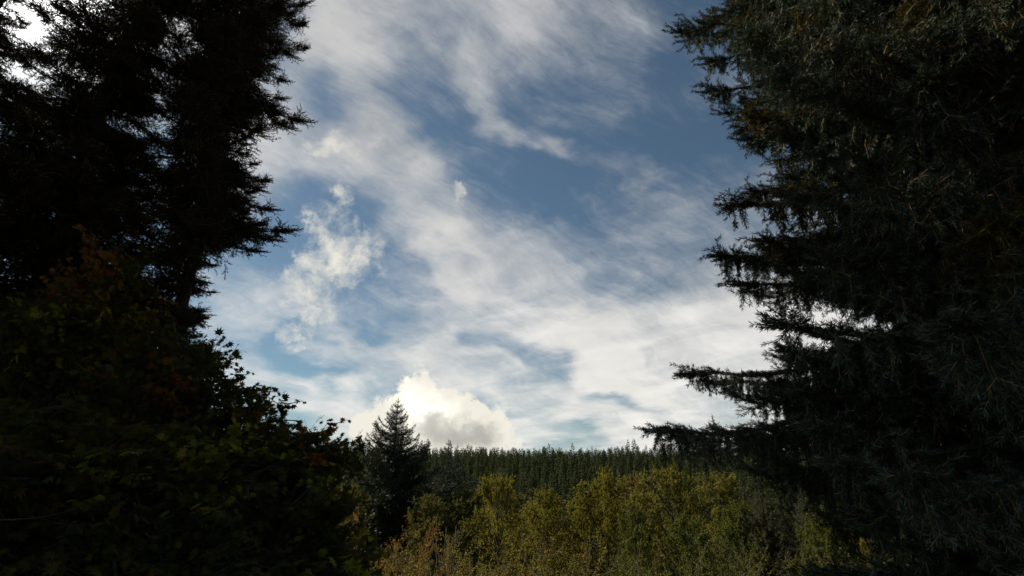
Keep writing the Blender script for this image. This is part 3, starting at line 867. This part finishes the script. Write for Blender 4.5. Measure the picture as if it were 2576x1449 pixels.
alder('olive tree at the far left of the row, partly behind the orange bush', 870, 1215, 34, .9, 1, 1.9, L_GREY)
alder('green tree low in the corner under the near spruce', 1720, 1290, 26, .8, 1, 5.5, L_GREEN)

# ------------------------------------------------------------------ shrubs at the bottom
def shrub_meshes(seed, H, spread, nst, leaf, nleaf, aspect=.42):
    global rng
    rng = np.random.default_rng(seed); sm = MB(); T0, T1 = [], []
    for i in range(nst):
        az = rng.random() * 6.28; e = rad(62 + rng.normal() * 14); l = H * (.65 + .4 * rng.random())
        P = [np.array([math.sin(az), math.cos(az), 0]) * rng.random() * spread * .35]
        d = np.array([math.sin(az) * math.cos(e), math.cos(az) * math.cos(e), math.sin(e)]); k = 8
        for s in range(k): P.append(P[-1] + d * l / k); d = norm(d + rng.normal(size=3) * .10 + np.array([math.sin(az), math.cos(az), 0]) * .03)
        P = np.array(P); tube(sm, P, .014 * np.linspace(1, .2, k + 1), 4, 0)
        for q in range(26):
            u = .2 + .8 * rng.random(); f = u * k; j = min(int(f), k - 1); b = P[j] + (P[j + 1] - P[j]) * (f - j)
            td = norm((P[j + 1] - P[j]) / l * k * .8 + rng.normal(size=3) * .45); T0.append(b); T1.append(b + td * (.18 + .3 * rng.random()))
        T0.append(P[-2]); T1.append(P[-1])
    T0, T1 = np.array(T0), np.array(T1); stems(sm, T0, T1, .004, .002, 0)
    cm = MB(); idx = rng.integers(len(T0), size=nleaf); u = rng.random(nleaf)[:, None]
    B = T0[idx] + (T1 - T0)[idx] * u; leaves(cm, B, norm((T1 - T0)[idx] + rng.normal(size=(nleaf, 3)) * .05 * 10), leaf, 0, aspect, .7)
    return sm.mesh('stems', [BARK]), cm.mesh('leaves', [L_BROWN])
SHR = [shrub_meshes(700, 3.0, 1.5, 44, .034, 30000), shrub_meshes(701, 3.0, 1.5, 50, .034, 32000), shrub_meshes(702, 3.0, 1.5, 36, .038, 22000)]
def shrub(label, px, py, R, wid, v, rot, mat, group='leafy shrubs in front of the trees', Hmin=None):
    p = at(px, py, R); x, y = p[0], p[1]; g = float(ground_z(x, y)) - .1
    z0 = g; H = p[2] - z0
    t = thing('shrub', label, 'shrub', (x, y, z0), rot, group)
    sm, cm = SHR[v]; s = H / 2.9
    for nm, me in (('stems', sm), ('leaves', cm)):
        o = part(nm, me, t); o.scale = (s * wid, s * wid, s)
        if nm == 'leaves':
            o.material_slots[0].link = 'OBJECT'; o.material_slots[0].material = mat
            o['kind'] = 'stuff'
shrub('orange leaved bush in front of the dark fir', 960, 1262, 21, .46, 2, 0, L_ORANGE)
shrub('golden brown shrub low at the foot of the orange bush', 1015, 1368, 18, .9, 0, 1, L_BROWN)
shrub('golden brown shrub in the bottom row, below the bare stems', 1110, 1350, 19, .9, 1, 2, L_BROWN)
shrub('golden brown shrub in the bottom row, below the dull green round tree', 1200, 1325, 20, .9, 2, 3, L_BROWN)
shrub('golden shrub in the bottom row, below the pointed yellow green tree', 1290, 1340, 18, .9, 0, 4, L_YELLOW)
shrub('golden brown shrub in the bottom row, below the narrow yellow tree', 1385, 1368, 17, .9, 1, 5, L_BROWN)
shrub('nearest golden brown shrub at the bottom edge, right of the left thicket', 1060, 1405, 14, .9, 1, .7, L_BROWN)
shrub('nearest golden shrub at the bottom edge, below the dull green round tree', 1210, 1395, 14, .9, 0, 1.9, L_YELLOW)
shrub('olive shrub in the bottom row, below the broad golden tree', 1500, 1400, 16, .9, 2, .5, L_GREY)
shrub('green shrub in the bottom row, below the green leafy tree', 1610, 1390, 16, .9, 0, 1.5, L_GREEN)
shrub('dull shrub at the bottom edge below the orange bush', 930, 1425, 14, .9, 1, 2.5, L_GREY)
shrub('green shrub at the bottom under the olive cedar', 1740, 1385, 17, .9, 1, 3.5, L_GREEN)
shrub('yellow shrub shining through at the bottom right', 2170, 1375, 16, .8, 2, 4.5, L_YELLOW)
shrub('dull green shrub at the bottom between olive cedar and spruce', 1900, 1395, 17, .9, 0, 5.5, L_GREY)

# bare grey stems in the clearing
for k, (px, py, dx) in enumerate(((1098, 1300, -.25), (1122, 1330, .2), (1076, 1342, -.5), (1148, 1322, .15))):
    p = at(px, py, 26); x, y = p[0], p[1]; z0 = float(ground_z(x, y)) - .1
    rng = np.random.default_rng(800 + k); mb = MB(); H = p[2] - z0; t = np.linspace(0, 1, 9)
    P = np.stack([dx * t * t * 1.2 - dx * 1.2, np.cumsum(rng.normal(size=9)) * .05, t * H], 1); tube(mb, P, .035 * (1 - t) + .010, 5, 0)
    for u in (.7, .8, .88):
        b = P[int(u * 8)]; q = b + np.array([rng.normal() * .5, .1, .8]); tube(mb, [b, (b + q) / 2 + [0, 0, .05], q], [.014, .01, .005], 4, 0)
    o = link(bpy.data.objects.new('bare_stem', mb.mesh('bare_stem', [BARK_GREY]))); o.location = (x, y, z0)
    o['label'] = ('tallest bare grey stem in the gap right of the dark fir', 'bare grey stem leaning right in the gap beside the dark fir', 'bare stem leaning far left at the foot of the dark fir', 'short bare stem nearest to the dull green round tree')[k]
    o['category'] = 'bare stem'; o['group'] = 'bare stems beside the dark fir'

# ------------------------------------------------------------------ vine maples at the left
MAPLE = []
for a_, r_ in ((0, 1.0), (20, .50), (36, .95), (56, .44), (74, .85), (98, .38), (125, .55), (165, .20)):
    MAPLE.append((math.sin(rad(a_)) * r_, math.cos(rad(a_)) * r_))
MAPLE = np.array(MAPLE + [(0, -.30)] + [(-x, y) for x, y in MAPLE[:0:-1]])
def maple_leaves(mb, B, D, size, m):
    n = len(B); D = norm(D); up = norm(np.array([0, 0, 1.0]) + rng.normal(size=(n, 3)) * .45)
    S = norm(np.cross(D, up)); U = np.cross(S, D); s = size * (.45 + .95 * rng.random(n))
    k = len(MAPLE); x = MAPLE[:, 0]; y = MAPLE[:, 1]
    h = -.22 * (x ** 2) - .12 * y * np.abs(y)
    V = B[:, None] + s[:, None, None] * .55 * ((y[None, :, None] + .3) * D[:, None] + x[None, :, None] * S[:, None] + h[None, :, None] * U[:, None])
    C = B + D * (s * .17)[:, None]
    V = np.concatenate([V, C[:, None]], 1)
    F = np.array([[i, (i + 1) % k, k] for i in range(k)])
    mb.add(V.reshape(-1, 3), (np.arange(n) * (k + 1))[:, None, None] + F[None], m)

def maple_spray(seed, L=1.0, nl=46, leaf=.115):
    global rng
    rng = np.random.default_rng(seed); mb = MB(); k = 9; P = [np.zeros(3)]; d = np.array([1.0, 0, .1])
    for s in range(k): P.append(P[-1] + d * L / k); d = norm(d + rng.normal(size=3) * .12 + [0, 0, -.02])
    P = np.array(P); tube(mb, P, .007 * np.linspace(1, .3, k + 1), 4, 0); T0, T1 = [], []
    for q in range(9):
        j = 2 + int(rng.integers(k - 2)); sg = 1 if q % 2 else -1
        td = norm((P[j] - P[j - 1]) * k / L + np.array([0, sg * .8, rng.normal() * .25])); T0.append(P[j]); T1.append(P[j] + td * (.15 + .22 * rng.random()) * L)
    T0 = np.array(T0 + [P[-2]]); T1 = np.array(T1 + [P[-1]]); stems(mb, T0, T1, .0035, .002, 0)
    idx = rng.integers(len(T0), size=nl); u = rng.random(nl)[:, None]; B = T0[idx] + (T1 - T0)[idx] * u
    D = norm(norm((T1 - T0)[idx]) * .6 + rng.normal(size=(nl, 3)) * [.6, .6, .2] + [0, 0, -.25]); 
    E = B + D * .05; stems(mb, B, E, .0015, .0012, 0); maple_leaves(mb, E, D, leaf, 1)
    return mb.mesh('maple_branch', [BARK_DARK, L_MAPLE])
SPRAYS = [maple_spray(900 + i, 1.0, 44 + 4 * i) for i in range(6)]

MAPLE_EDGE = [(300, 560), (330, 640), (450, 730), (500, 800), (540, 850), (575, 880), (560, 930), (545, 940), (600, 945), (640, 955), (700, 985), (722, 1030), (750, 1065), (800, 1070), (850, 1080), (905, 1105), (895, 1140),
              (860, 1180), (860, 1230), (880, 1300), (900, 1370), (990, 1449), (1100, 1700)]
def maple(label, px, py, R, rx, rz, nst, nsp, seed, mat, mix=None, group='vine maples below the dark spruces'):
    """clump of leaning stems under a crown centred on the picture point px, py"""
    global rng
    rng = np.random.default_rng(seed)
    c = at(px, py, R); g = float(ground_z(c[0], c[1])) - .1
    org = np.array([c[0], c[1], g]); t = thing('maple_tree', label, 'maple tree', tuple(org), 0, group)
    S = []
    for i in range(nst):
        az = rng.random() * 6.28; e = np.array([-abs(math.sin(az)) * rx * .6, math.cos(az) * rx * .5, c[2] - g + rz * (-.3 + .5 * rng.random())])
        n = 9; tt = np.linspace(0, 1, n)[:, None]; P = tt * e * [1, 1, 1] * np.array([1, 1, 1]) ; P[:, :2] *= tt
        P += np.cumsum(rng.normal(size=(n, 3)), 0) * .03
        mb = MB(); tube(mb, P, .032 * (1 - tt[:, 0]) + .010, 6, 0, .05); part('stem', mb.mesh('stem', [BARK_DARK], True), t); S.append(P)
    k = 0; tries = 0
    while k < nsp and tries < nsp * 20:
        tries += 1
        v = norm(rng.normal(size=3)) * rng.random() ** .38
        q = np.array([v[0] * rx, v[1] * rx, (c[2] - g) + v[2] * rz])
        if q[2] < .4: continue
        w = q + org; f = (w - CAM) @ FWD
        if f > .3:
            px_, py_ = project(w)
            ys = [m_[1] for m_ in MAPLE_EDGE]; lim = float(np.interp(py_, ys, [m_[0] for m_ in MAPLE_EDGE])) if py_ > 560 else -50
            if px_ > lim - 14 + 16 * math.sin(py_ * .052) + rng.normal() * 13: continue
        P = S[rng.integers(nst)]; a = P[int(rng.integers(3, 9))]
        dv = q - a; dv[2] *= .4; dv = norm(dv + rng.normal(size=3) * .25); l = .65 + .5 * rng.random()
        o = part('branch', SPRAYS[rng.integers(6)], t); orient(o, q - dv * l, q, 1.0); k += 1
        mm = mat
        if mix and rng.random() < mix[1]: mm = mix[0]
        o.material_slots[1].link = 'OBJECT'; o.material_slots[1].material = mm
    return t
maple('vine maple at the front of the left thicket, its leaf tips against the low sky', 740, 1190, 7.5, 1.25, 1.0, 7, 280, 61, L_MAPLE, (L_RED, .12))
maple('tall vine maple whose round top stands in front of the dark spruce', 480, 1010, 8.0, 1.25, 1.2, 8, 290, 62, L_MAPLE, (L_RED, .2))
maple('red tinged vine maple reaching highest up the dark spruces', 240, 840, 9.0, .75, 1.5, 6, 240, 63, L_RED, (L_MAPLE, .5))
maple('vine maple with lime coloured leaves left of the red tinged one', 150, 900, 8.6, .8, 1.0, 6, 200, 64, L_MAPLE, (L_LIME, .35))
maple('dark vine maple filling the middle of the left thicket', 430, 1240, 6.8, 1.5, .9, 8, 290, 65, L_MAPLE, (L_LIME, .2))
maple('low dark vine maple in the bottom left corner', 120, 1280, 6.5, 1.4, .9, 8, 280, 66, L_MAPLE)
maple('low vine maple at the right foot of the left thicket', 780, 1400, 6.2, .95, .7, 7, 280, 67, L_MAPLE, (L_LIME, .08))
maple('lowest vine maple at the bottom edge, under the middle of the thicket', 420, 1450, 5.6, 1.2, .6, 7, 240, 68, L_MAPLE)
